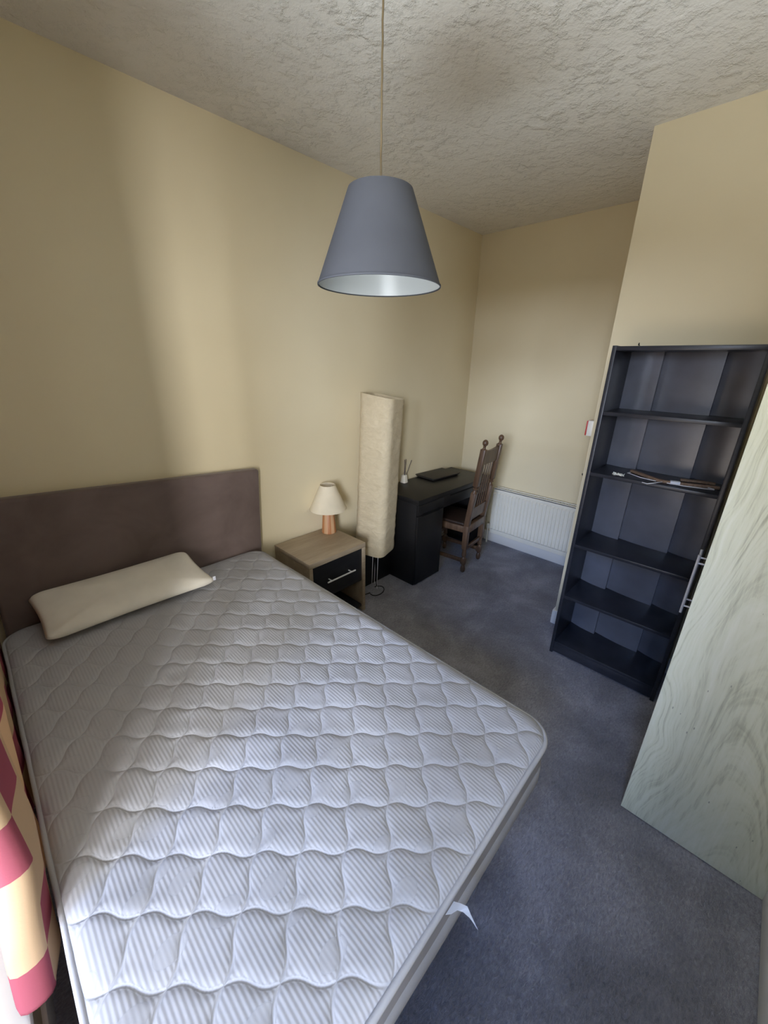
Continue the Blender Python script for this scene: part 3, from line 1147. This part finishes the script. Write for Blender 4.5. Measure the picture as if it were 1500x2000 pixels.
def flat_arm(bm, pts, w, h):
    rows = []
    for i, p in enumerate(pts):
        p = Vector(H_(p))
        t = (Vector(pts[min(i + 1, len(pts) - 1)]) - Vector(pts[max(0, i - 1)])).normalized()
        n = Vector((0, 0, 1))
        s_ = t.cross(n).normalized()
        rows.append([bm.verts.new(p + s_ * w / 2 * a + n * h * b) for a, b in ((-1, .2), (-.7, 0), (.7, 0), (1, .2), (1, .8), (.7, 1), (-.7, 1), (-1, .8))])
    for a, b in zip(rows, rows[1:]):
        for k in range(8):
            bm.faces.new((a[k], a[(k + 1) % 8], b[(k + 1) % 8], b[k]))
    bm.faces.new(rows[0][::-1])
    bm.faces.new(rows[-1])


part('wooden_arm', 'hangerwood', hg, lambda bm: flat_arm(bm, [(2.395, -1.735, SZ2), (2.352, -1.79, SZ2), (2.30, -1.85, SZ2), (2.278, -1.89, SZ2), (2.285, -1.94, SZ2), (2.312, -2.02, SZ2), (2.345, -2.105, SZ2)], .022, .014), 40)
part('collar', 'satin', hg, lambda bm: flat_arm(bm, [(2.277, -1.925, SZ2 + .001), (2.288, -1.962, SZ2 + .001)], .026, .0165), 40)
part('wire_bar', 'wire', hg, lambda bm: (tube(bm, [H_(p) for p in [(2.365, -1.735, SZ2 + .004), (2.345, -1.727, SZ2 + .004), (2.29, -1.80, SZ2 + .004), (2.262, -1.87, SZ2 + .006)]], .0024, 8),
                                        tube(bm, [H_(p) for p in [(2.262, -1.915, SZ2 + .006), (2.272, -1.98, SZ2 + .004), (2.292, -2.06, SZ2 + .004), (2.304, -2.092, SZ2 + .004), (2.314, -2.090, SZ2 + .004), (2.322, -2.06, SZ2 + .006)]], .0024, 8)), 60)
part('hook', 'wire', hg, lambda bm: tube(bm, [H_(p) for p in [(2.268, -1.895, SZ2 + .006), (2.235, -1.885, SZ2 + .008), (2.216, -1.868, SZ2 + .004), (2.213, -1.845, SZ2 - .003), (2.220, -1.822, SZ2 - .002)]], .002, 8), 60)
hh = thing('coat_hanger', 'dark wooden hanger pushed behind the wire one at the back of the shelf', 'hanger', (2.385, -1.90, SZ2))
part('wooden_arm', 'hangerwood', hh, lambda bm: flat_arm(bm, [(2.33 + q[0] - .0, q[1] - 1.90 + 0, SZ2) for q in [(.0, -.05), (.012, -.09), (.03, -.14), (.035, -.185)]], .018, .012), 40)
part('wire_bar', 'wire', hh, lambda bm: tube(bm, [(-.075, -.05, .004), (-.062, -.08, .004), (-.045, -.115, .004)], .002, 6), 60)

sc_ = bmesh.new()
gr = [[sc_.verts.new((.016 * (i - 3) / 3 + random.uniform(-.002, .002), .026 * (j - 4) / 4 + random.uniform(-.002, .002), .006 + random.uniform(-.005, .007))) for i in range(7)] for j in range(9)]
for j in range(8):
    for i in range(6):
        sc_.faces.new((gr[j][i], gr[j][i + 1], gr[j + 1][i + 1], gr[j + 1][i]))
tis = obj('paper_scrap', sc_, 'tissue', None, None, (2.258, -1.705, SZ2))
tag(tis, 'crumpled white paper scrap on the left of the second bookcase shelf', 'paper')
tis.modifiers.new('thickness', 'SOLIDIFY').thickness = .0008

# ------------------------------------------------------------------ wardrobe
WX0, WX1, WYF, WYB, WH = 1.4945, 2.215, -2.161, -2.599, 1.82
wd = thing('wardrobe', 'pale bleached oak wardrobe with steel bar handles nearest the camera on the right', 'wardrobe', ((WX0 + WX1) / 2, WYB, 0))
ww, wdp = (WX1 - WX0) / 2, WYF - WYB
bpart('side_panel', 'wardrobe', wd, -ww, -ww + .022, 0, wdp, 0.004, WH, bev=.0012)
bpart('side_panel', 'wardrobe', wd, ww - .022, ww, 0, wdp, 0.004, WH, bev=.0012)
bpart('top_panel', 'wardrobe', wd, -ww + .022, ww - .022, 0, wdp, WH - .022, WH, bev=.001)
bpart('bottom_panel', 'wardrobe', wd, -ww + .022, ww - .022, 0, wdp - .02, .06, .082, bev=.001)
bpart('plinth', 'wardrobe', wd, -ww + .022, ww - .022, wdp - .06, wdp - .04, 0.004, .06, bev=.001)
bpart('back_panel', 'wardrobe', wd, -ww + .022, ww - .022, .004, .01, .06, WH - .022, bev=0)
for s in (-1, 1):
    x0, x1 = (-ww + .024, -.0015) if s < 0 else (.0015, ww - .024)
    d_ = bpart('door', 'black', wd, x0, x1, wdp - .022, wdp - .002, .084, WH - .024)
    xm = (1.830 if s < 0 else 1.896) - (WX0 + WX1) / 2
    part('handle', 'steel', d_, lambda bm: bar_handle(bm, (xm, wdp + .0285, .775), (xm, wdp + .0285, 1.035), (0, .032, 0), .0047, .13))

# ------------------------------------------------------------------ pendant lamp
pe = thing('pendant_lamp', 'blue grey cone lampshade with white lining hanging from the ceiling', 'pendant lamp', (.815, -1.385, H))
ZB_, ZT_ = 1.883 - H, 2.084 - H
sh = part('lamp_shade', 'shade', pe, lambda bm: cone_shade(bm, .1555, ZB_, .0775, ZT_, .0012, 72), 50)
part('lining', 'lining', sh, lambda bm: cone_shade(bm, .1538, ZB_ + .002, .0760, ZT_ - .002, .0008, 72), 50)
part('cord', 'cord', pe, lambda bm: tube(bm, [(.0005 * math.sin(k * 1.3), .0005 * math.cos(k * 1.3), -k * (H - 2.065) / 60) for k in range(61)], .0022, 8), 60)
part('ceiling_rose', 'whiteplastic', pe, lambda bm: lathe(bm, [(.045, 0), (.045, -.012), (.02, -.03), (.006, -.034)], 24))
part('lamp_holder', 'whiteplastic', pe, lambda bm: lathe(bm, [(.008, 2.085 - H), (.017, 2.075 - H), (.019, 2.03 - H), (.016, 2.02 - H)], 20))
part('shade_ring', 'steel', sh, lambda bm: (tube(bm, arc((0, 0, ZT_ - .012), .022, 0, 2 * PI, 24, 'xy'), .0014, 6, False), [tube(bm, [(.022 * math.cos(a), .022 * math.sin(a), ZT_ - .012), (.0745 * math.cos(a), .0745 * math.sin(a), ZT_ - .004)], .0014, 6) for a in (.2, 2.3, 4.4)]))
part('rim_trim', 'shade', sh, lambda bm: lathe(bm, [(.1535, ZB_ - .0012), (.1560, ZB_ - .0008), (.1561, ZB_ + .0025), (.1540, ZB_ + .002)], 72, closed=True), 50)

# ------------------------------------------------------------------ small fittings on the walls
ab = thing('alarm_box', 'small white wall box with red front plate beside the bookcase top', 'alarm', (2.60, YC, 1.318))
bpart('housing', 'whiteplastic', ab, -.045, .045, .001, .034, 0, .09, bev=.004)
bpart('front_plate', 'red', ab, -.045, .045, .034, .042, .002, .088, bev=.003)
hk = thing('wall_hook', 'tiny black hook on the wall edge left of the bookcase', 'hook', (2.60, YC, 1.07))
part('plate', 'dark', hk, lambda bm: box(bm, -.01, .01, .0, .004, -.02, .02, bev=.001))
part('peg', 'dark', hk, lambda bm: tube(bm, [(0, .003, 0), (0, .018, -.002), (0, .022, .008)], .004, 8))
nl = bmesh.new()
tube(nl, [(XC + .01, -1.60, 1.815), (XC - .016, -1.60, 1.818), (XC - .02, -1.602, 1.826)], .003, 8)
tag(obj('wall_nail', nl, 'dark', None, 60), 'tiny dark bent nail in the cream wall above the bookcase', 'nail')
